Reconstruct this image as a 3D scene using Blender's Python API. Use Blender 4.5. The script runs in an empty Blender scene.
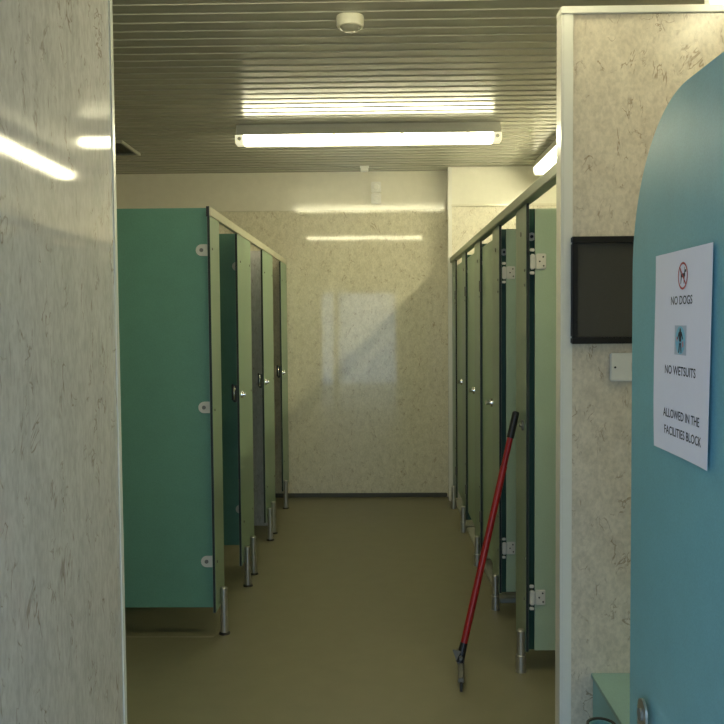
import bpy, bmesh, math
from mathutils import Vector, Matrix
from math import pi, sin, cos, radians

C = bpy.context.scene.collection
scene = bpy.context.scene

# ------------------------------------------------------------------ camera
EYE = 1.45
def make_camera():
    yaw, pitch, rho = -0.017993, 0.045708, 0.008
    f = Vector((sin(yaw)*cos(pitch), cos(yaw)*cos(pitch), -sin(pitch)))
    r0 = f.cross(Vector((0, 0, 1))).normalized()
    u0 = r0.cross(f)
    r = cos(rho)*r0 - sin(rho)*u0
    u = sin(rho)*r0 + cos(rho)*u0
    cam = bpy.data.cameras.new('camera')
    cam.sensor_width = 36.0
    cam.lens = 850.0/724.0*36.0
    cam.clip_start = 0.05
    o = bpy.data.objects.new('camera', cam)
    m = Matrix.Identity(4)
    for i in range(3):
        m[i][0] = r[i]; m[i][1] = u[i]; m[i][2] = -f[i]
    m[0][3], m[1][3], m[2][3] = 0.0, 0.0, EYE
    o.matrix_world = m
    C.objects.link(o)
    scene.camera = o
make_camera()

# ------------------------------------------------------------------ light settings
WORLD_COLOR = (0.52, 0.73, 1.0)
WORLD_STRENGTH = 3.1
LAMP_COLOR = (1.0, 0.93, 0.60)
TUBE_STRENGTH = 34.0
COVER_STRENGTH = 2.5
scene.view_settings.view_transform = 'Standard'
scene.view_settings.look = 'None'
scene.view_settings.gamma = 1.0
scene.view_settings.use_curve_mapping = False
scene.view_settings.exposure = 0.58

world = bpy.data.worlds.new('overcast_sky')
scene.world = world
world.use_nodes = True
bg = world.node_tree.nodes['Background']
bg.inputs[0].default_value = (*WORLD_COLOR, 1)
bg.inputs[1].default_value = WORLD_STRENGTH

DOOR = (-0.95, 0.33, 1.98)      # open entrance doorway in the front wall: x0, x1, head height
FRONT_Y = -0.30
# portal: only guides the sampling of sky light through the open doorway
pl = bpy.data.lights.new('doorway_portal', 'AREA')
pl.shape = 'RECTANGLE'; pl.size = DOOR[1]-DOOR[0]; pl.size_y = DOOR[2]
pl.cycles.is_portal = True
po = bpy.data.objects.new('doorway_portal', pl)
po.location = ((DOOR[0]+DOOR[1])/2, FRONT_Y-0.08, DOOR[2]/2)
po.rotation_euler = (radians(90), 0, 0)      # -Z of the light looks into the room (+Y)
C.objects.link(po)

# ------------------------------------------------------------------ materials
def base_mat(name, col, rough=0.5, metal=0.0, spec=0.5):
    m = bpy.data.materials.new(name); m.use_nodes = True
    b = m.node_tree.nodes['Principled BSDF']
    b.inputs['Base Color'].default_value = (*col, 1)
    b.inputs['Roughness'].default_value = rough
    b.inputs['Metallic'].default_value = metal
    b.inputs['Specular IOR Level'].default_value = spec
    return m, m.node_tree, b

def N(nt, kind, **kw):
    n = nt.nodes.new(kind)
    for k, v in kw.items(): setattr(n, k, v)
    return n

def noise(nt, vec, scale, detail=4, rough=0.55, dist=0.0):
    n = N(nt, 'ShaderNodeTexNoise')
    n.inputs['Scale'].default_value = scale
    n.inputs['Detail'].default_value = detail
    n.inputs['Roughness'].default_value = rough
    n.inputs['Distortion'].default_value = dist
    nt.links.new(vec, n.inputs['Vector'])
    return n

def coords(nt, scale=(1, 1, 1)):
    t = N(nt, 'ShaderNodeTexCoord'); mp = N(nt, 'ShaderNodeMapping')
    mp.inputs['Scale'].default_value = scale
    nt.links.new(t.outputs['Object'], mp.inputs['Vector'])
    return mp.outputs['Vector']

def ramp(nt, fac, stops):
    r = N(nt, 'ShaderNodeValToRGB')
    el = r.color_ramp.elements
    while len(el) < len(stops): el.new(0.5)
    for e, (p, c) in zip(el, stops):
        e.position = p; e.color = (*c, 1) if len(c) == 3 else c
    nt.links.new(fac, r.inputs['Fac'])
    return r

def mix(nt, fac, a, b, blend='MIX'):
    m = N(nt, 'ShaderNodeMix', data_type='RGBA', blend_type=blend)
    for sock, val in ((m.inputs[0], fac), (m.inputs[6], a), (m.inputs[7], b)):
        if hasattr(val, 'links') or hasattr(val, 'is_linked'):
            nt.links.new(val, sock)
        elif isinstance(val, (int, float)):
            sock.default_value = val
        else:
            sock.default_value = (*val, 1)
    return m.outputs[2]

def marble(name, light, dark, vein, rough, stretch=0.35, wave=0.0, spec=0.5):
    """mottled laminated wall board with short brown veins"""
    m, nt, b = base_mat(name, light, rough, spec=spec)
    v = coords(nt, (1, 1, stretch))
    n1 = noise(nt, v, 26, 4, 0.62, 0.5)
    n2 = noise(nt, v, 95, 3, 0.6, 0.3)
    c1 = ramp(nt, n1.outputs['Fac'], [(0.38, dark), (0.60, light)])
    lo = tuple(x*0.80 for x in light)
    c2 = ramp(nt, n2.outputs['Fac'], [(0.36, lo), (0.62, tuple(min(1, x*1.10) for x in light))])
    c = mix(nt, 0.5, c1.outputs['Color'], c2.outputs['Color'])
    def veins(c, scale, off, width, amount, lo_, hi_):
        t = N(nt, 'ShaderNodeTexCoord'); mp = N(nt, 'ShaderNodeMapping')
        mp.inputs['Scale'].default_value = (1, 1, 0.6); mp.inputs['Location'].default_value = off
        nt.links.new(t.outputs['Object'], mp.inputs['Vector'])
        nv = noise(nt, mp.outputs['Vector'], scale, 4, 0.6, 0.9)
        band = ramp(nt, nv.outputs['Fac'], [(0.5-width, (0, 0, 0)), (0.5, (1, 1, 1)), (0.5+width, (0, 0, 0))])
        nm = noise(nt, mp.outputs['Vector'], scale*1.9, 2, 0.5)
        mask = ramp(nt, nm.outputs['Fac'], [(lo_, (0, 0, 0)), (hi_, (1, 1, 1))])
        mul = N(nt, 'ShaderNodeMath', operation='MULTIPLY')
        nt.links.new(band.outputs['Color'], mul.inputs[0]); nt.links.new(mask.outputs['Color'], mul.inputs[1])
        m2 = N(nt, 'ShaderNodeMath', operation='MULTIPLY'); m2.inputs[1].default_value = amount
        nt.links.new(mul.outputs[0], m2.inputs[0])
        return mix(nt, m2.outputs[0], c, vein)
    c = veins(c, 8.5, (3.1, 1.7, 4.2), 0.013, 0.70, 0.55, 0.62)
    c = veins(c, 13.0, (8.3, 5.1, 1.9), 0.022, 0.55, 0.55, 0.64)
    nt.links.new(c, b.inputs['Base Color'])
    if wave:
        nw = noise(nt, coords(nt, (1, 1, 1)), 2.2, 2, 0.4)
        bp = N(nt, 'ShaderNodeBump'); bp.inputs['Strength'].default_value = wave
        bp.inputs['Distance'].default_value = 0.01
        nt.links.new(nw.outputs['Fac'], bp.inputs['Height']); nt.links.new(bp.outputs['Normal'], b.inputs['Normal'])
    return m

def speckled(name, col, var, rough, scale=260, bump=0.0, spec=0.5):
    m, nt, b = base_mat(name, col, rough, spec=spec)
    v = coords(nt)
    n1 = noise(nt, v, scale, 3, 0.6)
    n2 = noise(nt, v, 9, 4, 0.6)
    a = tuple(x*(1-var) for x in col); z = tuple(min(1, x*(1+var)) for x in col)
    c1 = ramp(nt, n1.outputs['Fac'], [(0.35, a), (0.65, z)])
    c2 = ramp(nt, n2.outputs['Fac'], [(0.3, a), (0.7, z)])
    nt.links.new(mix(nt, 0.4, c1.outputs['Color'], c2.outputs['Color']), b.inputs['Base Color'])
    if bump:
        bp = N(nt, 'ShaderNodeBump'); bp.inputs['Strength'].default_value = bump
        bp.inputs['Distance'].default_value = 0.002
        nt.links.new(n1.outputs['Fac'], bp.inputs['Height']); nt.links.new(bp.outputs['Normal'], b.inputs['Normal'])
    return m

M = {}
M['board'] = marble('cream_marbled_board', (0.70, 0.66, 0.52), (0.56, 0.52, 0.38), (0.30, 0.22, 0.12), 0.045, 0.7, 0.10, 0.3)
M['board_grey'] = marble('grey_marbled_board', (0.63, 0.62, 0.62), (0.49, 0.48, 0.485), (0.22, 0.15, 0.10), 0.05, 0.4, 0.02)
M['board_beige'] = marble('beige_marbled_board', (0.69, 0.62, 0.50), (0.54, 0.475, 0.37), (0.20, 0.12, 0.06), 0.22, 0.7)
M['cream'] = speckled('cream_plastic_board', (0.70, 0.67, 0.56), 0.03, 0.12, 20)
M['ceiling'] = speckled('ribbed_plastic_ceiling', (0.42, 0.41, 0.34), 0.05, 0.24, 6)
M['cream_satin'] = speckled('cream_satin_board', (0.72, 0.70, 0.60), 0.03, 0.42, 20)
M['board_satin'] = marble('satin_marbled_board', (0.74, 0.70, 0.58), (0.62, 0.58, 0.46), (0.30, 0.22, 0.12), 0.42, 0.7)
M['white_trim'] = speckled('white_plastic_trim', (0.74, 0.73, 0.66), 0.02, 0.2, 30)
M['vinyl'] = speckled('olive_vinyl', (0.185, 0.172, 0.104), 0.12, 0.42, 420, 0.08)
M['vinyl_shaded'] = speckled('shaded_olive_cove', (0.07, 0.068, 0.045), 0.1, 0.45, 300)
M['seam'] = speckled('pale_weld_line', (0.26, 0.24, 0.17), 0.05, 0.4, 90)
M['teal'] = speckled('teal_laminate', (0.105, 0.255, 0.185), 0.10, 0.42, 190, 0.05)
M['teal_daylit'] = speckled('daylit_teal_laminate', (0.180, 0.400, 0.445), 0.12, 0.36, 420, 0.10)  # teal laminate, lightened and blued to stand in for entrance daylight
M['pale_teal'] = speckled('pale_teal_laminate', (0.20, 0.34, 0.33), 0.08, 0.40, 190, 0.03)
M['sage'] = speckled('sage_green_laminate', (0.27, 0.375, 0.255), 0.06, 0.40, 190, 0.03)
M['core'] = speckled('dark_panel_core', (0.005, 0.010, 0.007), 0.1, 0.5, 100)
M['sage_grey'] = speckled('grey_sage_laminate', (0.215, 0.290, 0.205), 0.06, 0.36, 190, 0.03)
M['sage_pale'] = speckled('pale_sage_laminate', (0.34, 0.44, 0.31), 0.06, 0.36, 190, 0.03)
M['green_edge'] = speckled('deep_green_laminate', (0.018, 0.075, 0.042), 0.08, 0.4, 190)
M['cream_rail'] = speckled('cream_coated_rail', (0.60, 0.58, 0.44), 0.03, 0.35, 60)
M['sage_rail'] = speckled('sage_coated_rail', (0.34, 0.37, 0.25), 0.03, 0.38, 60)
M['steel'] = speckled('brushed_aluminium', (0.55, 0.54, 0.50), 0.06, 0.32, 200)
M['steel'].node_tree.nodes['Principled BSDF'].inputs['Metallic'].default_value = 0.9
M['chrome'] = speckled('polished_metal', (0.75, 0.74, 0.70), 0.02, 0.15, 50)
M['chrome'].node_tree.nodes['Principled BSDF'].inputs['Metallic'].default_value = 1.0
M['bracket'] = speckled('pale_grey_nylon', (0.60, 0.59, 0.52), 0.03, 0.35, 80)
M['black'] = speckled('black_plastic', (0.010, 0.010, 0.010), 0.1, 0.4, 100)
M['frame_black'] = speckled('black_frame', (0.006, 0.006, 0.007), 0.1, 0.35, 60)
M['slate'] = speckled('dark_slate_sheet', (0.060, 0.058, 0.052), 0.06, 0.25, 300)
M['red'] = speckled('red_plastic_tube', (0.30, 0.010, 0.010), 0.06, 0.35, 60)
M['rubber'] = speckled('dark_rubber', (0.030, 0.030, 0.024), 0.15, 0.6, 120)
M['grey_metal'] = speckled('dull_grey_metal', (0.16, 0.16, 0.14), 0.10, 0.45, 120)
M['white_plastic'] = speckled('white_plastic', (0.72, 0.71, 0.66), 0.02, 0.3, 60)
M['tray'] = speckled('grey_tray', (0.26, 0.27, 0.23), 0.05, 0.35, 200)
M['housing'] = speckled('grey_white_housing', (0.58, 0.57, 0.50), 0.02, 0.35, 60)
M['paper'] = speckled('white_paper', (0.76, 0.75, 0.86), 0.01, 0.6, 40)
M['ink'] = speckled('black_ink', (0.02, 0.02, 0.03), 0.05, 0.6, 40)
M['red_ink'] = speckled('red_ink', (0.42, 0.05, 0.05), 0.05, 0.6, 40)
M['blue_ink'] = speckled('light_blue_ink', (0.22, 0.52, 0.66), 0.05, 0.6, 40)
M['pink_ink'] = speckled('pink_ink', (0.62, 0.25, 0.27), 0.05, 0.6, 40)
M['pale_ink'] = speckled('pale_grey_blue_ink', (0.45, 0.50, 0.60), 0.05, 0.6, 40)
M['paving'] = speckled('grey_concrete', (0.35, 0.35, 0.33), 0.15, 0.8, 60)
M['vent'] = speckled('pale_metal_vent', (0.42, 0.41, 0.35), 0.03, 0.4, 60)
M['pir'] = speckled('cream_sensor_plastic', (0.80, 0.77, 0.62), 0.02, 0.3, 60)
M['lens'] = speckled('frosted_sensor_lens', (0.45, 0.43, 0.34), 0.06, 0.25, 90)

def emissive(name, col, strength):
    m, nt, b = base_mat(name, (0.8, 0.8, 0.75), 0.3)
    b.inputs['Emission Color'].default_value = (*col, 1)
    b.inputs['Emission Strength'].default_value = strength
    return m
M['tube'] = emissive('lit_tube', LAMP_COLOR, TUBE_STRENGTH)
M['tube_bright'] = emissive('bright_lit_tube', LAMP_COLOR, TUBE_STRENGTH*2.1)
M['diffuser_end'] = emissive('dim_cover_end', LAMP_COLOR, COVER_STRENGTH*0.2)
def cover_mat():
    """clear ribbed cover glowing a little with scattered light"""
    m = bpy.data.materials.new('lit_ribbed_cover'); m.use_nodes = True
    nt = m.node_tree; out = nt.nodes['Material Output']; nt.nodes.remove(nt.nodes['Principled BSDF'])
    e = N(nt, 'ShaderNodeEmission'); e.inputs[0].default_value = (*LAMP_COLOR, 1); e.inputs[1].default_value = COVER_STRENGTH
    t = N(nt, 'ShaderNodeBsdfTransparent'); a = N(nt, 'ShaderNodeAddShader')
    t.inputs[0].default_value = (.8, .8, .8, 1)
    nt.links.new(e.outputs[0], a.inputs[0]); nt.links.new(t.outputs[0], a.inputs[1]); nt.links.new(a.outputs[0], out.inputs[0])
    return m
M['diffuser'] = cover_mat()

# ------------------------------------------------------------------ mesh helpers
def box(bm, x0, x1, y0, y1, z0, z1, mi=0, bevel=0.0):
    vs = [bm.verts.new(p) for p in ((x0,y0,z0),(x1,y0,z0),(x1,y1,z0),(x0,y1,z0),(x0,y0,z1),(x1,y0,z1),(x1,y1,z1),(x0,y1,z1))]
    fs = []
    for q in ((3,2,1,0),(4,5,6,7),(0,1,5,4),(1,2,6,5),(2,3,7,6),(3,0,4,7)):
        f = bm.faces.new([vs[i] for i in q]); f.material_index = mi; fs.append(f)
    if bevel:
        es = list({e for f in fs for e in f.edges})
        bmesh.ops.bevel(bm, geom=es, offset=bevel, segments=2, affect='EDGES', clamp_overlap=True)

def tube(bm, p0, p1, r0, r1=None, n=20, mi=0, cap=True):
    p0, p1 = Vector(p0), Vector(p1); r1 = r0 if r1 is None else r1
    d = (p1-p0).normalized()
    a = d.cross(Vector((0, 0, 1)))
    if a.length < 1e-4: a = Vector((1, 0, 0))
    a.normalize(); b = d.cross(a)
    A = [bm.verts.new(p0+(a*cos(2*pi*i/n)+b*sin(2*pi*i/n))*r0) for i in range(n)]
    B = [bm.verts.new(p1+(a*cos(2*pi*i/n)+b*sin(2*pi*i/n))*r1) for i in range(n)]
    for i in range(n):
        f = bm.faces.new((A[i], A[(i+1) % n], B[(i+1) % n], B[i])); f.smooth = True; f.material_index = mi
    if cap:
        f = bm.faces.new(list(reversed(A))); f.material_index = mi
        f = bm.faces.new(B); f.material_index = mi

def lathe(bm, prof, cx=0, cy=0, n=28):
    """profile of (radius, z) revolved about a vertical axis"""
    rings = []
    for r, z in prof:
        if r < 1e-5: rings.append([bm.verts.new((cx, cy, z))])
        else: rings.append([bm.verts.new((cx+r*cos(2*pi*i/n), cy+r*sin(2*pi*i/n), z)) for i in range(n)])
    for A, B in zip(rings, rings[1:]):
        for i in range(n):
            j = (i+1) % n
            if len(A) == 1 and len(B) == 1: continue
            if len(A) == 1: f = bm.faces.new((A[0], B[j], B[i]))
            elif len(B) == 1: f = bm.faces.new((A[i], A[j], B[0]))
            else: f = bm.faces.new((A[i], A[j], B[j], B[i]))
            f.smooth = True

def prism(bm, pts, origin, ax, ay, depth):
    """outline (2-D) placed on axes ax, ay from origin and pushed along the vector depth"""
    o, ax, ay, dp = Vector(origin), Vector(ax), Vector(ay), Vector(depth)
    A = [bm.verts.new(o+ax*p[0]+ay*p[1]) for p in pts]
    B = [bm.verts.new(v.co+dp) for v in A]
    bm.faces.new(A); bm.faces.new(list(reversed(B)))
    n = len(pts)
    for i in range(n): bm.faces.new((A[i], B[i], B[(i+1) % n], A[(i+1) % n]))
    bmesh.ops.recalc_face_normals(bm, faces=bm.faces)

def obj(name, bm, mats, parent=None, origin=None):
    """link a bmesh (world coordinates) as one object; a child keeps its place"""
    me = bpy.data.meshes.new(name)
    bmesh.ops.recalc_face_normals(bm, faces=bm.faces)
    off = Vector(origin) if origin is not None else Vector((0, 0, 0))
    if parent is not None: off = off*0 + root_loc(parent)
    bmesh.ops.translate(bm, verts=bm.verts, vec=-off)
    for e in bm.edges:
        if len(e.link_faces) == 2 and e.calc_face_angle(0) > .6: e.smooth = False
    bm.to_mesh(me); bm.free()
    if not isinstance(mats, (list, tuple)): mats = [mats]
    for m in mats: me.materials.append(M[m] if isinstance(m, str) else m)
    o = bpy.data.objects.new(name, me); C.objects.link(o)
    if parent is not None:
        o.parent = parent; o.location = (0, 0, 0)
    else: o.location = off
    return o

def root_loc(o):
    v = Vector((0, 0, 0))
    while o is not None:
        v += Vector(o.location); o = o.parent
    return v

def tag(o, label, cat, group=None):
    o['label'] = label; o['category'] = cat
    if group: o['group'] = group
    return o

def thing(name, label, cat, loc, group=None):
    o = bpy.data.objects.new(name, None); C.objects.link(o)
    o.location = loc; o.empty_display_size = 0.1
    return tag(o, label, cat, group)

def struct(name, bm, m):
    o = obj(name, bm, m); o['kind'] = 'structure'; return o

def B(): return bmesh.new()

def copy_thing(root, delta, label, rotz=None):
    c = root.copy(); C.objects.link(c)
    c.location = Vector(root.location)+Vector(delta); c['label'] = label
    if rotz is not None: c.rotation_euler = (0, 0, rotz)
    for ch in list(root.children):
        d = ch.copy(); C.objects.link(d); d.parent = c
        for g in list(ch.children):
            e = g.copy(); C.objects.link(e); e.parent = d
    return c

# ------------------------------------------------------------------ the room
XL, XR, YB, H = -2.30, 1.95, 7.035, 2.69
YBR = 6.87                       # the stepped-forward part of the back wall, right
DADO = 2.388

bm = B(); box(bm, XL-.1, XR+.1, FRONT_Y-.1, YB+.1, -.08, 0); struct('floor', bm, 'vinyl')
bm = B(); box(bm, -6, 6, -7, FRONT_Y-.1, -.2, -.06); struct('ground', bm, 'paving')
bm = B(); box(bm, XL, -0.77, 3.868, 3.876, 0, 0.0012); struct('trim_8', bm, 'seam')

def ceiling():
    bm = B()
    prof = []
    y = FRONT_Y-.1+.03; prof.append((FRONT_Y-.1, H)); w = 0.1
    while y < YB+.1:
        g = 0.010
        prof += [(y, H), (y+.001, H+.002), (y+g*.4, H+.006), (y+g*.88, H+.006), (y+g*.95, H-.0032), (y+g*1.35, H-.0034), (y+g*1.9, H-.0006)]
        for k in range(1, 4):
            t = k/4; yy = y+g*1.9+(w-g*1.9)*t
            prof.append((yy, H-.0004-.0003*4*t*(1-t)))
        y += w
    A = [bm.verts.new((XL-.1, a, b)) for a, b in prof]
    D = [bm.verts.new((XR+.1, a, b)) for a, b in prof]
    for i in range(len(prof)-1):
        bm.faces.new((A[i], A[i+1], D[i+1], D[i]))
    # top skin so the ceiling is a solid slab
    t = [bm.verts.new(p) for p in ((XL-.1, prof[0][0], H+.08), (XR+.1, prof[0][0], H+.08), (XR+.1, prof[-1][0], H+.08), (XL-.1, prof[-1][0], H+.08))]
    bm.faces.new(t)
    bm.faces.new((A[0], D[0], t[1], t[0])); bm.faces.new((A[-1], D[-1], t[2], t[3]))
    struct('ceiling', bm, 'ceiling')
ceiling()

bm = B(); box(bm, XL-.1, XR+.1, YB, YB+.1, 0, H); struct('wall_back', bm, 'board')
bm = B(); box(bm, .588, XR, YBR, YB, 0, H); struct('wall_back_return', bm, 'board_satin')
bm = B(); box(bm, XL-.1, XL, FRONT_Y-.1, YB, 0, H); struct('wall_left', bm, 'board')
bm = B(); box(bm, XR, XR+.1, FRONT_Y-.1, YB, 0, H); struct('wall_right', bm, 'board')
bm = B()
box(bm, XL, DOOR[0], FRONT_Y-.1, FRONT_Y, 0, H)
box(bm, DOOR[1], XR, FRONT_Y-.1, FRONT_Y, 0, H)
box(bm, DOOR[0], DOOR[1], FRONT_Y-.1, FRONT_Y, DOOR[2], H)
struct('wall_front', bm, 'board')
bm = B(); box(bm, -.617, -.557, .05, 1.812, 0, H); struct('wall_entrance_left', bm, 'board_grey')
PX = .552
bm = B(); box(bm, PX, XR, 2.555, 2.61, 0, 2.352); struct('wall_partition', bm, 'board_beige')

# cream upper boards and their cover strips on the back wall
bm = B(); box(bm, XL, .588, YB-.006, YB, DADO, H); struct('trim_1', bm, 'cream')
bm = B(); box(bm, XL, .588, YB-.012, YB-.002, DADO-.012, DADO+.006, bevel=.002); struct('trim_2', bm, 'cream')
bm = B(); box(bm, .588, XR, YBR-.006, YBR, DADO, H); struct('trim_3', bm, 'cream_satin')
bm = B(); box(bm, .588, XR, YBR-.012, YBR-.002, DADO-.012, DADO+.006, bevel=.002); struct('trim_4', bm, 'cream')
bm = B(); box(bm, .574, .606, YBR-.014, YBR+.02, 0.0, H, bevel=.004); struct('trim_5', bm, 'white_trim')
# corner strip of the near left wall
bm = B(); box(bm, -.621, -.5545, 1.812, 1.822, 0, H, bevel=.002)
box(bm, -.558, -.5545, 1.803, 1.813, 0, H); struct('trim_6', bm, 'white_trim')
# capping of the near right partition
bm = B()
box(bm, PX+.001, PX+.031, 2.5485, 2.556, 0, 2.352, bevel=.002)
box(bm, PX-.004, PX+.001, 2.5495, 2.6155, 0, 2.352, bevel=.001)
box(bm, PX-.005, XR, 2.5475, 2.6165, 2.352, 2.374, bevel=.002)
struct('trim_7', bm, 'white_trim')
# coved floor vinyl at the back wall, colour darkened for the shadow there
bm = B(); box(bm, XL, .574, YB-.012, YB, 0, .035, bevel=.004); struct('baseboard_back', bm, 'vinyl_shaded')
# door lining at the open entrance
bm = B()
for a, b_ in ((DOOR[0]-.02, DOOR[0]+.02), (DOOR[1]-.02, DOOR[1]+.02)):
    box(bm, a, b_, FRONT_Y-.11, FRONT_Y+.01, 0, DOOR[2]+.02, bevel=.003)
box(bm, DOOR[0]+.02, DOOR[1]-.02, FRONT_Y-.11, FRONT_Y+.01, DOOR[2]-.02, DOOR[2]+.02, bevel=.003)
struct('trim_9', bm, 'white_trim')

# ------------------------------------------------------------------ fluorescent battens
def lamp():
    """lies along X about its own centre, its top at z = 0"""
    L = 1.66
    root = thing('fluorescent_light', 'long lit fluorescent batten across the ribbed ceiling, in front of the back wall', 'light', (-.047, 5.38, H-.022), 'ceiling fluorescent battens')
    c = root_loc(root)
    def sect(bm, pts, x0, x1):
        prism(bm, pts, (c.x+x0, c.y, c.z), (0, 1, 0), (0, 0, 1), (x1-x0, 0, 0))
    h = B(); sect(h, [(-.040, .0205), (.040, .0205), (.045, 0), (.062, -.038), (.066, -.046), (-.066, -.046), (-.062, -.038), (-.045, 0)], -L/2+.01, L/2-.01)
    obj('housing', h, 'housing', root)
    tb = B(); tube(tb, (c.x-L/2+.055, c.y, c.z-.068), (c.x+L/2-.055, c.y, c.z-.068), .014, n=16); obj('tube', tb, 'tube', root)
    d = B(); sect(d, [(-.062, -.046), (.062, -.046), (.060, -.075), (.046, -.098), (-.046, -.098), (-.060, -.075)], -L/2+.055, L/2-.055)
    obj('diffuser', d, 'diffuser', root)
    for s in (-1, 1):
        e = B()
        a, b_ = sorted((s*(L/2-.055), s*(L/2-.004)))
        sect(e, [(-.060, -.046), (.060, -.046), (.058, -.075), (.044, -.096), (-.044, -.096), (-.058, -.075)], a, b_)
        eo = obj('end_cap', e, 'diffuser_end', root)
        hb = B(); tube(hb, (c.x+s*(L/2-.03), c.y-.063, c.z-.068), (c.x+s*(L/2-.03), c.y-.056, c.z-.068), .012, n=14)
        obj('lamp_holder', hb, 'housing', eo)
    for x in (-.62, -.21, .21, .62):
        for s in (-1, 1):
            k = B(); box(k, c.x+x-.010, c.x+x+.010, c.y+s*.066-.004, c.y+s*.066+.004, c.z-.050, c.z-.034, bevel=.002)
            obj('clip', k, 'housing', root)
    return root
lamp0 = lamp()
copy_thing(lamp0, (-.128, -2.93, 0), 'nearer lit fluorescent batten across the entrance, seen only as a glare in the back wall')
lamp2 = copy_thing(lamp0, (1.265+.047, .40, 0), 'lit fluorescent batten running lengthwise above the far right cubicles', pi/2)
for ch in lamp2.children:            # tube strength raised to deepen the head rail's shadow on the back wall
    if ch.name.startswith('tube'):
        ch.data = ch.data.copy(); ch.data.materials[0] = M['tube_bright']
copy_thing(lamp0, (1.265+.047, -3.02, 0), 'fluorescent batten peeping over the top of the near right partition', pi/2)

# ------------------------------------------------------------------ things on the ceiling and back wall
t = thing('motion_sensor', 'round cream motion sensor on the ceiling nearest the viewer', 'sensor', (-.1, 3.50, H))
bm = B(); lathe(bm, [(0, H), (.055, H), (.056, H-.008), (.055, H-.036), (.052, H-.043), (.045, H-.045), (.044, H-.040)], -.1, 3.50); obj('body', bm, 'pir', t)
bm = B(); lathe(bm, [(.0445, H-.0405), (.036, H-.050), (.022, H-.058), (0, H-.061)], -.1, 3.50, 10); obj('lens', bm, 'lens', t)

t = thing('ceiling_sensor', 'tiny white rectangular detector on the ceiling just before the back wall', 'sensor', (-.09, 6.78, H))
bm = B(); box(bm, -.126, -.055, 6.765, 6.835, H-.008, H+.001, bevel=.002); obj('base', bm, 'white_plastic', t)
bm = B(); box(bm, -.121, -.060, 6.770, 6.830, H-.040, H-.008, bevel=.005); obj('cover', bm, 'white_plastic', t)

t = thing('ceiling_vent', 'square louvred vent in the ceiling above the left cubicles', 'vent', (-1.95, 6.02, H))
x0, x1, y0, y1 = -2.15, -1.70, 5.73, 6.18
bm = B()
for q in ((x0, x1, y0, y0+.018), (x0, x1, y1-.018, y1), (x0, x0+.018, y0+.018, y1-.018), (x1-.018, x1, y0+.018, y1-.018)):
    box(bm, q[0], q[1], q[2], q[3], H-.020, H+.001, bevel=.002)
obj('frame', bm, 'vent', t)
bm = B(); box(bm, x0+.018, x1-.018, y0+.018, y1-.018, H-.004, H+.0005); obj('backing', bm, 'black', t)
bm = B()
for k in range(9):
    x = x0+.05+k*.044
    prism(bm, [(0, 0), (.003, 0), (.022, -.013), (.019, -.013)], (x, y0+.018, H-.003), (1, 0, 0), (0, 0, 1), (0, y1-y0-.036, 0))
obj('louvres', bm, 'grey_metal', t)

for k, (za, zb, lab) in enumerate(((2.516, 2.602, 'upper of two small square cream switch plates high on the back wall'),
                                   (2.424, 2.510, 'lower of two small square cream switch plates high on the back wall'))):
    t = thing('wall_socket', lab, 'switch', (0, YB-.006, za), 'switch plates high on the back wall')
    bm = B(); box(bm, -.040, .042, YB-.044, YB-.006, za, zb, bevel=.006); obj('back_box', bm, 'white_plastic', t)
    bm = B(); tube(bm, (.002, YB-.051, (za+zb)/2), (.002, YB-.044, (za+zb)/2), .022, .026, 20); obj('dial', bm, 'white_plastic', t)

# ------------------------------------------------------------------ cubicle builders
TH = .013
def panel_mesh(x0, x1, y0, y1, z0, z1):
    """a laminate sheet: slot 0 on its two big faces, slot 1 (dark core) on its edges"""
    bm = B(); box(bm, x0, x1, y0, y1, z0, z1, 1, bevel=.0012)
    big = 'x' if (x1-x0) < (y1-y0) else 'y'
    bm.normal_update()
    for f in bm.faces:
        n = f.normal
        if (big == 'x' and abs(n.x) > .9) or (big == 'y' and abs(n.y) > .9): f.material_index = 0
    return bm

def leg(root, x, y, top, collar, flange):
    rs = .0178 if flange else .021
    bm = B()
    lathe(bm, [(0, collar), (.0165, collar), (.0165, top-.006), (.012, top), (0, top)], x, y, 20)
    o = obj('leg', bm, 'steel', root)
    bm = B(); lathe(bm, [(0, .004), (rs, .004), (rs, collar-.002), (rs-.002, collar), (0, collar)], x, y, 20)
    obj('leg_sleeve', bm, 'steel', o)
    bm = B()
    r = .027 if flange else .0225
    lathe(bm, [(0, 0), (r, 0), (r, .005), (r-.008, .009 if flange else .006), (0, .009 if flange else .006)], x, y, 20)
    obj('foot', bm, 'black' if flange else 'steel', o)
    return o

def clip_plate(root, x, y, z, side):
    """D-shaped nylon clip on a panel facing the entrance; side = direction of its rounded end"""
    pts = [(0, -.026), (0, .026)] + [(side*(.030+.026*cos(a)), .026*sin(a)) for a in [pi/2-i*pi/10 for i in range(11)]]
    bm = B(); prism(bm, pts, (x, y, z), (1, 0, 0), (0, 0, 1), (0, -.006, 0))
    o = obj('clip', bm, 'bracket', root)
    bm = B(); tube(bm, (x+side*.030, y-.009, z), (x+side*.030, y-.006, z), .009, n=14); obj('screw', bm, 'grey_metal', o)
    return o

XLF = -.743       # corridor face of the left cubicles
XRF = .605        # corridor face of the right cubicles
RT, RB = 1.975, 1.934

# left dividers
for yc, lab, xe in ((3.855, 'large teal cubicle side panel facing the entrance at the left', .021),
                      (4.955, 'shadowed teal divider seen through the nearest left cubicle opening', .044)):
    t = thing('cubicle_divider', lab, 'partition', (-1.2, yc, .13), 'teal dividers of the left cubicles')
    obj('panel', panel_mesh(XL+.002, XLF-xe, yc-.0065, yc+.0065, .147, RT), ['teal', 'core'], t)
    for z in (1.785, 1.072, .362): clip_plate(t, XLF-xe+.004, yc-.0065, z, -1)
bm = B(); box(bm, XL+.001, XLF-.016, 6.045, 6.085, 0, 1.968); struct('wall_cubicle', bm, 'board_grey')

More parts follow.
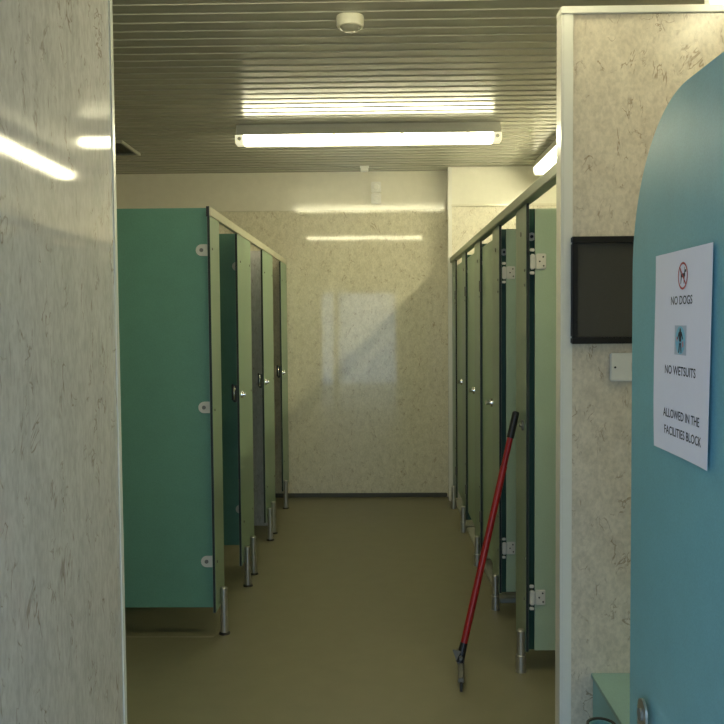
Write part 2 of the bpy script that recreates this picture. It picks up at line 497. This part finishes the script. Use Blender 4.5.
# left pilasters
LP = [(3.807, 4.026, (3.915,), 'sage green front post of the left cubicles, nearest the entrance'),
      (4.55, 5.02, (4.640, 4.862), 'wide sage front post between first and second left cubicle openings'),
      (5.55, 6.084, (5.632, 5.820), 'wide sage front post between second and third left cubicle openings'),
      (6.60, 7.02, (6.61,), 'narrow-looking sage front post of the left cubicles against the back wall')]
for i, (y0, y1, legs, lab) in enumerate(LP):
    t = thing('cubicle_pilaster', lab, 'partition', (XLF, (y0+y1)/2, 0), 'front posts of the left cubicles')
    obj('panel', panel_mesh(XLF-TH, XLF, y0, y1, .135, RB), ['sage', 'core'], t)
    for ly in legs: leg(t, XLF+.0175, ly, .222, .105, True)
    if i:
        bm = B(); tube(bm, (XLF, y0+.075, 1.065), (XLF+.008, y0+.075, 1.065), .022, .021, 20)
        tube(bm, (XLF+.008, y0+.075, 1.065), (XLF+.022, y0+.075, 1.065), .012, .010, 16)
        obj('lock_disc', bm, 'chrome', t)
        bm = B(); box(bm, XLF-.034, XLF-TH, y0-.010, y0+.030, 1.03, 1.12, bevel=.004)
        box(bm, XLF-.040, XLF-.030, y0-.016, y0-.004, 1.04, 1.13, bevel=.003)
        obj('lock_keep', bm, 'black', t)
        bm = B(); tube(bm, (XLF-.026, y0-.014, 1.045), (XLF-.026, y0-.014, 1.115), .005, n=10); obj('bolt', bm, 'chrome', t)
    for z in (1.79, 1.06, .36):
        for yy in ((y0+.045,) if i == 0 else (y0+.09 if z != 1.06 else y0+.17, y1-.05)):
            bm = B(); tube(bm, (XLF, yy, z), (XLF+.003, yy, z), .006, n=12)
            obj('screw', bm, 'grey_metal', t)

# left doors, standing open into the cubicles behind each post
for y, lab in ((4.040, 'sage door folded back inside the nearest left cubicle'),
               (5.034, 'sage door folded back inside the middle left cubicle'),):
    t = thing('cubicle_door', lab, 'door', (XLF-.03, y, .14), 'open doors of the left cubicles')
    yy = y if y < 5 else y
    obj('leaf', panel_mesh(XLF-.58, XLF-.028, yy, yy+TH, .14, 1.90), ['sage', 'core'], t)
    for z in (1.70, .32):
        bm = B(); tube(bm, (XLF-.020, yy+.006, z-.03), (XLF-.020, yy+.006, z+.03), .008, n=12); obj('hinge', bm, 'bracket', t)
    bm = B(); tube(bm, (XLF-.53, yy+TH, 1.06), (XLF-.53, yy+TH+.02, 1.06), .015, n=14); obj('lock_knob', bm, 'chrome', t)

# left headrail
t = thing('headrail', 'cream head rail along the top of the left cubicles', 'rail', (XLF, 5.4, RB))
bm = B(); box(bm, XLF-.016, XLF+.004, 3.803, YB-.012, RB, RT, bevel=.002); obj('rail', bm, 'cream_rail', t)
bm = B(); box(bm, XLF-.015, XLF-.001, 3.800, 3.803, RB-.004, RT+.001, bevel=.001); obj('end_cap', bm, 'black', t)

# right side ------------------------------------------------------
RP = [(3.467, 3.716, 'sage front post of the right cubicles with the red-handled squeegee leaning on it'),
      (4.232, 4.470, 'sage front post of the right cubicles behind the red handle'),
      (5.010, 5.290, 'sage front post between the two nearer closed right doors'),
      (5.830, 6.070, 'sage front post between the two farther closed right doors'),
      (6.570, 6.850, 'farthest sage front post of the right cubicles by the white corner strip')]
for i, (y0, y1, lab) in enumerate(RP):
    t = thing('cubicle_pilaster', lab, 'partition', (XRF, (y0+y1)/2, 0), 'front posts of the right cubicles')
    obj('panel', panel_mesh(XRF, XRF+TH, y0, y1, .085, RB), ['sage_grey', 'core'], t)
    leg(t, XRF-.0175, y0+.012, .178, .072, False)
    for dy, z, r in ((.03, 1.66, .006), (.03, 1.60, .006), (.03, .47, .006), (.03, .30, .006), (.12, 1.815, .010)):
        bm = B(); tube(bm, (XRF-.003, y0+dy, z), (XRF, y0+dy, z), r, n=12)
        obj('screw', bm, 'grey_metal', t)
    # divider behind the post
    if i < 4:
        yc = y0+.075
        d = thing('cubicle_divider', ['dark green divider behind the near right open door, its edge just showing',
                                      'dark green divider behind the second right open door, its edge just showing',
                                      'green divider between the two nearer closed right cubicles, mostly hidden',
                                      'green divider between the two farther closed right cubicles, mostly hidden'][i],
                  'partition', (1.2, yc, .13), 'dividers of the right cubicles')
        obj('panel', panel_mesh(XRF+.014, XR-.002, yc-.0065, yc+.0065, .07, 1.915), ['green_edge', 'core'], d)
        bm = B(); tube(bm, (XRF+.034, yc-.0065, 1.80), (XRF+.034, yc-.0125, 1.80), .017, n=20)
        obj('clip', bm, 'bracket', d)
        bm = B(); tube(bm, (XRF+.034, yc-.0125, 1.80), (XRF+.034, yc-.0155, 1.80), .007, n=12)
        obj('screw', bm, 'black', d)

def flag_hinge(root, x, y, z):
    """pale flag hinge on a door leaf that faces the entrance"""
    bm = B(); box(bm, x-.004, x+.038, y-.006, y, z-.032, z+.032, bevel=.003)
    box(bm, x-.026, x-.006, y-.012, y+.004, z-.032, z+.030, bevel=.004)
    o = obj('hinge', bm, 'bracket', root)
    for dz in (-.046, .046):
        bm = B(); box(bm, x-.027, x-.009, y-.010, y+.002, z+dz-.006, z+dz+.006, bevel=.002)
        obj('hinge_pin', bm, 'bracket', o)
    for dx, dz in ((.026, .018), (.012, 0), (.028, -.018)):
        bm = B(); tube(bm, (x+dx, y-.0085, z+dz), (x+dx, y-.006, z+dz), .0035, n=8)
        obj('screw', bm, 'black', o)

for k, (yh, lab) in enumerate(((3.462, 'pale sage door swung open inside the nearest right cubicle, facing the entrance'),
                               (4.228, 'pale sage door swung open inside the second right cubicle, seen behind the red handle'))):
    t = thing('cubicle_door', lab, 'door', (XRF+.06, yh, .1), 'open doors of the right cubicles')
    X0 = XRF+.035
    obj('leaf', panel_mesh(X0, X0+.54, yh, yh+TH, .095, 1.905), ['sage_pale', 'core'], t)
    for z in (1.693, .318): flag_hinge(t, X0+.006, yh, z)
    bm = B()
    if k == 0:
        for z in (.955, .93, .90): tube(bm, (.7365, yh-.010, z), (.7365, yh, z-.004), .006, n=10)
        tube(bm, (.7365, yh-.012, .96), (.7365, yh-.012, .895), .0035, n=10)
        obj('hook', bm, 'black', t)
    else:
        tube(bm, (X0+.50, yh-.02, 1.02), (X0+.50, yh, 1.02), .015, n=16); obj('lock_knob', bm, 'chrome', t)

CD = [(4.470, 5.010, 'nearest closed sage shower door on the right with a round knob'),
      (5.290, 5.830, 'middle closed sage shower door on the right with a round knob'),
      (6.070, 6.570, 'farthest closed sage shower door on the right with a round knob')]
for y0, y1, lab in CD:
    t = thing('cubicle_door', lab, 'door', (XRF+.01, (y0+y1)/2, .1), 'closed doors of the right cubicles')
    obj('leaf', panel_mesh(XRF+.014, XRF+.014+TH, y0+.004, y1-.006, .14, 1.888), ['sage', 'core'], t)
    bm = B(); tube(bm, (XRF-.006, y0+.045, 1.022), (XRF+.014, y0+.045, 1.022), .022, .024, 20)
    tube(bm, (XRF-.030, y0+.045, 1.022), (XRF-.006, y0+.045, 1.022), .014, .012, 16)
    obj('lock_knob', bm, 'chrome', t)
    for z in (1.66, .30):
        bm = B(); tube(bm, (XRF-.002, y1-.010, z-.032), (XRF-.002, y1-.010, z+.032), .006, n=12); obj('hinge', bm, 'grey_metal', t)

t = thing('headrail', 'sage head rail rising along the top of the right cubicles', 'rail', (XRF, 5, RB))
bm = B(); box(bm, XRF-.018, XRF+.026, 2.62, YBR-.016, RB-.006, RT-.006, bevel=.003); obj('rail', bm, 'sage_rail', t)
bm = B(); box(bm, XRF-.020, XRF+.028, 2.616, 2.622, RB-.008, RT-.004); obj('end_cap', bm, 'black', t)

for y0, y1, lab in ((4.34, 5.07, 'pale raised shower tray under the nearest closed right door'),
                    (5.10, 5.89, 'pale raised shower tray under the middle closed right door'),
                    (5.92, 6.84, 'pale raised shower tray under the farthest closed right door')):
    t = thing('shower_tray', lab, 'shower tray', (1.25, (y0+y1)/2, 0), 'raised trays under the right doors')
    bm = B(); box(bm, XRF+.012, XR-.004, y0, y1, 0, .022, bevel=.005); obj('tray', bm, 'tray', t)
    bm = B(); box(bm, XRF+.055, XR-.05, y0+.045, y1-.045, .0215, .024); obj('basin', bm, 'tray', t)
    bm = B(); tube(bm, (1.2, (y0+y1)/2, .024), (1.2, (y0+y1)/2, .027), .045, n=20); obj('drain', bm, 'chrome', t)

# lock keep on the near right post
t = thing('lock_plate', 'small round metal lock plate on the post beside the black grip of the red handle', 'lock', (XRF, 3.535, 1.02))
bm = B(); tube(bm, (XRF-.006, 3.535, 1.02), (XRF, 3.535, 1.02), .022, n=20); obj('plate', bm, 'grey_metal', t)
bm = B(); tube(bm, (XRF-.014, 3.535, 1.02), (XRF-.006, 3.535, 1.02), .008, n=12); obj('knob', bm, 'chrome', t)

# ------------------------------------------------------------------ squeegee leaning on the right post
p0 = Vector((.337, 3.455, .075)); p1 = Vector((.5880, 3.605, 1.070)); d = (p1-p0).normalized()
t = thing('floor_squeegee', 'red-handled floor squeegee leaning against the right cubicles', 'squeegee', (.337, 3.455, 0))
bm = B(); tube(bm, p0+d*.03, p0+d*.80, .0145); tube(bm, p0+d*.80, p1-d*.10, .0125); obj('handle', bm, 'red', t)
bm = B(); tube(bm, p1-d*.115, p1-d*.006, .0155, .0150); tube(bm, p1-d*.006, p1, .0150, .011); obj('grip', bm, 'black', t)
bm = B(); tube(bm, p0-d*.025, p0+d*.055, .017, .0155); obj('socket', bm, 'black', t)
hd = Vector((.09, 1, 0)).normalized(); hx = Vector((hd.y, -hd.x, 0))
c0 = Vector((.336, 3.455, 0))
bm = B(); prism(bm, [(-.012, .034), (-.008, .052), (.008, .052), (.012, .034)], c0-hd*.165, hx, (0, 0, 1), hd*.33); obj('blade_holder', bm, 'grey_metal', t)
bm = B(); prism(bm, [(-.005, .001), (-.005, .036), (.005, .036), (.004, .001)], c0-hd*.175, hx, (0, 0, 1), hd*.35); obj('blade', bm, 'rubber', t)
bm = B(); prism(bm, [(-.034, .105), (.012, .095), (.012, .045), (-.014, .045)], c0-hd*.012, hx, (0, 0, 1), hd*.010)
tube(bm, c0-hd*.032+Vector((0, 0, .075)), c0+hd*.0+Vector((0, 0, .075)), .007, n=12)
obj('bracket', bm, 'grey_metal', t)

# ------------------------------------------------------------------ on the near right partition
YP = 2.555
t = thing('picture_frame', 'black framed dark blank notice on the beige partition wall', 'picture frame', (.70, YP, 1.383))
x0, x1, z0, z1, w = .577, .822, 1.383, 1.701, .020
bm = B()
for q in ((x0, x1, z0, z0+w), (x0, x1, z1-w, z1), (x0, x0+w, z0+w, z1-w), (x1-w, x1, z0+w, z1-w)):
    box(bm, q[0], q[1], YP-.018, YP, q[2], q[3], bevel=.003)
obj('frame', bm, 'frame_black', t)
bm = B(); box(bm, x0+w-.001, x1-w+.001, YP-.006, YP-.001, z0+w-.001, z1-w+.001); obj('sheet', bm, 'slate', t)

t = thing('light_switch', 'white double switch plate below the black frame', 'switch', (.77, YP, 1.27))
bm = B(); box(bm, .695, .841, YP-.011, YP, 1.270, 1.355, bevel=.003); obj('plate', bm, 'white_plastic', t)
bm = B(); box(bm, .757, .779, YP-.015, YP-.010, 1.298, 1.328, bevel=.002); obj('rocker', bm, 'housing', t)
bm = B(); tube(bm, (.709, YP-.0125, 1.312), (.709, YP-.010, 1.312), .0032, n=10); obj('indicator', bm, 'black', t)
bm = B(); tube(bm, (.766, YP-.0125, 1.340), (.766, YP-.010, 1.340), .003, n=10); obj('lamp', bm, 'red_ink', t)

t = thing('boxed_bench', 'low boxed-in green bench against the foot of the beige partition wall', 'bench', (1.2, 2.2, 0))
bm = B(); box(bm, .650, XR-.01, 1.75, YP-.001, 0, .366); obj('side_board', bm, 'teal_daylit', t)
bm = B(); box(bm, .644, XR-.005, 1.742, YP, .366, .380, bevel=.001); obj('top_board', bm, 'pale_teal', t)
t = thing('waste_pipe', 'dark upright pipe end standing beside the low green bench', 'pipe', (.585, 2.23, 0))
bm = B(); lathe(bm, [(.028, .01), (.034, 0), (.034, .388), (.028, .388), (.028, .01)], .582, 2.20, 24); obj('pipe', bm, 'teal_daylit', t)
bm = B(); lathe(bm, [(.0345, .375), (.038, .377), (.038, .393), (.032, .393), (.032, .388), (.0345, .388)], .582, 2.20, 24); obj('collar', bm, 'rubber', t)

# ------------------------------------------------------------------ curved privacy screen with its notice
SX = .435
t = thing('privacy_screen', 'tall teal privacy screen with a rounded top corner at the right edge', 'screen', (SX+.006, 1.1, .3))
pts = [(.62, .30), (1.458, .30)] + [(1.208+.25*cos(a), 1.535+.25*sin(a)) for a in [i*pi/2/20 for i in range(21)]] + [(.62, 1.785)]
bm = B(); prism(bm, pts, (SX, 0, 0), (0, 1, 0), (0, 0, 1), (.013, 0, 0)); obj('panel', bm, 'teal_daylit', t)
bm = B(); box(bm, SX-.012, SX+.025, .60, .625, 0, 1.80, bevel=.002); obj('post', bm, 'steel', t)
bm = B(); box(bm, SX-.004, SX+.017, 1.20, 1.24, 0, .31, bevel=.003); obj('leg', bm, 'steel', t)
pl_ = [(.021*cos(a), .006+.021*sin(a)) for a in [i*pi/12 for i in range(13)]] + [(-.021, -.055), (.021, -.055)]
bm = B(); prism(bm, pl_, (SX-.014, 1.349, .815), (0, 1, 0), (0, 0, 1), (.004, 0, 0))
box(bm, SX-.010, SX, 1.339, 1.359, .765, .790)
bk = obj('bracket', bm, 'steel', t)
bm = B(); tube(bm, (SX-.018, 1.349, .817), (SX-.014, 1.349, .817), .010, n=16); obj('screw', bm, 'grey_metal', bk)

# sheet of paper; v = distance from the far edge, towards the viewer
PY0, PY1, PZ0, PZ1 = 1.333, 1.102, 1.255, 1.550
def curl(y, z):
    a = (PY0-y)/(PY0-PY1)           # 0 far edge .. 1 near edge
    b = (PZ1-z)/(PZ1-PZ0)           # 0 top .. 1 bottom
    return SX-.0012-.0075*a**3*(.35+.65*b)-.0035*b*(1-a)**2*sin(pi*b*.9)-.0012*sin(pi*a)
paper = thing('notice_sheet', 'white paper notice with black lettering taped to the teal screen', 'notice', (SX, 1.234, 1.404))
bm = B()
nx, nz = 20, 20
g = [[bm.verts.new((curl(PY0+(PY1-PY0)*i/nx, PZ0+(PZ1-PZ0)*j/nz), PY0+(PY1-PY0)*i/nx, PZ0+(PZ1-PZ0)*j/nz)) for j in range(nz+1)] for i in range(nx+1)]
for i in range(nx):
    for j in range(nz):
        f = bm.faces.new((g[i][j], g[i+1][j], g[i+1][j+1], g[i][j+1]))
ps = obj('sheet', bm, 'paper', paper)
md = ps.modifiers.new('thick', 'SOLIDIFY'); md.thickness = .0003; md.offset = 0

def flat(name, polys, m, yc, zc, lift=.0004):
    """flat ink shapes (u to the viewer's right, v up) laid onto the curled sheet"""
    bm = B()
    for pts in polys:
        vs = [bm.verts.new((0, yc-u, zc+v)) for u, v in pts]
        bm.faces.new(vs)
    bmesh.ops.triangulate(bm, faces=bm.faces)
    for v in bm.verts: v.co.x = curl(v.co.y, v.co.z)-lift
    return obj(name, bm, m, paper)

def text(body, y_left, y_right, zc, cap):
    cu = bpy.data.curves.new('lettering', 'FONT'); cu.body = body; cu.size = 1.0; cu.resolution_u = 3; cu.offset = .012
    tmp = bpy.data.objects.new('lettering', cu); C.objects.link(tmp)
    dg = bpy.context.evaluated_depsgraph_get()
    me = bpy.data.meshes.new_from_object(tmp.evaluated_get(dg))
    bpy.data.objects.remove(tmp)
    bm = B(); bm.from_mesh(me); bpy.data.meshes.remove(me)
    xs = [v.co.x for v in bm.verts]; ys = [v.co.y for v in bm.verts]
    sx = (y_left-y_right)/(max(xs)-min(xs)); sy = cap/(max(ys)-min(ys))
    x0 = min(xs); ym = (max(ys)+min(ys))/2
    for v in bm.verts:
        y = y_left-(v.co.x-x0)*sx; z = zc+(v.co.y-ym)*sy
        v.co = (curl(y, z)-.0004, y, z)
    obj('lettering', bm, 'ink', paper)
text('NO DOGS', 1.259, 1.172, 1.479, .0125)
text('NO WETSUITS', 1.281, 1.155, 1.378, .0130)
text('ALLOWED IN THE', 1.287, 1.137, 1.3135, .0130)
text('FACILITIES BLOCK', 1.282, 1.128, 1.288, .0130)

n = 28
def ring(r0, r1):
    return [[(r0*cos(2*pi*i/n), r0*sin(2*pi*i/n)), (r1*cos(2*pi*i/n), r1*sin(2*pi*i/n)),
             (r1*cos(2*pi*(i+1)/n), r1*sin(2*pi*(i+1)/n)), (r0*cos(2*pi*(i+1)/n), r0*sin(2*pi*(i+1)/n))] for i in range(n)]
dogc = (1.210, 1.513)
k = .001
dog = [[(-9, 3), (5, 4), (6, -2), (-9, -2)], [(4, 3), (6, 10), (9, 9), (8, -1), (5, -2)], [(5, 10), (12, 8), (12, 5), (7, 5)],
       [(-9, 3), (-13, 8), (-12, 9), (-7, 2)], [(-9, -2), (-10, -11), (-8, -11), (-5, -2)], [(2, -2), (3, -11), (5, -11), (6, -2)],
       [(5, 10), (5, 13), (8, 10)]]
flat('dog_pictogram', [[(u*k*1.0, v*k) for u, v in p] for p in dog], 'ink', dogc[0], dogc[1])
flat('red_ring', ring(.0165, .0195)+[[(-.0125, .0105), (-.0105, .0125), (.0125, -.0105), (.0105, -.0125)]], 'red_ink', dogc[0], dogc[1], .0008)
wc = (1.217, 1.422)
flat('picture_ground', [[(-.024, -.021), (.024, -.021), (.024, .021), (-.024, .021)]], 'pale_ink', wc[0], wc[1])
flat('picture_circle', [[(.020*cos(2*pi*i/24), .020*sin(2*pi*i/24)) for i in range(24)]], 'blue_ink', wc[0], wc[1], .0006)
suit = [[(-3, 15), (0, 18), (3, 15), (3, 12), (-3, 12)], [(-6, 12), (6, 12), (4, -2), (-4, -2)], [(-6, 12), (-12, 2), (-9, 1), (-4, 9)], [(6, 12), (12, 2), (9, 1), (4, 9)],
        [(-4, -2), (-7, -18), (-3, -18), (0, -5)], [(4, -2), (6, -18), (3, -18), (0, -5)]]
flat('wetsuit_pictogram', [[(u*k, v*k) for u, v in p] for p in suit], 'ink', wc[0], wc[1], .0008)
flat('pink_patch', [[(-15, 3), (-12, 7), (-9, 1), (-11, -3)], [(8, -2), (12, 0), (14, -7), (9, -10)]] and
     [[(u*k, v*k) for u, v in p] for p in ([(-16, 3), (-13, 6), (-10, 1), (-12, -3)], [(8, -3), (13, 0), (15, -8), (9, -11)])], 'pink_ink', wc[0], wc[1], .0010)
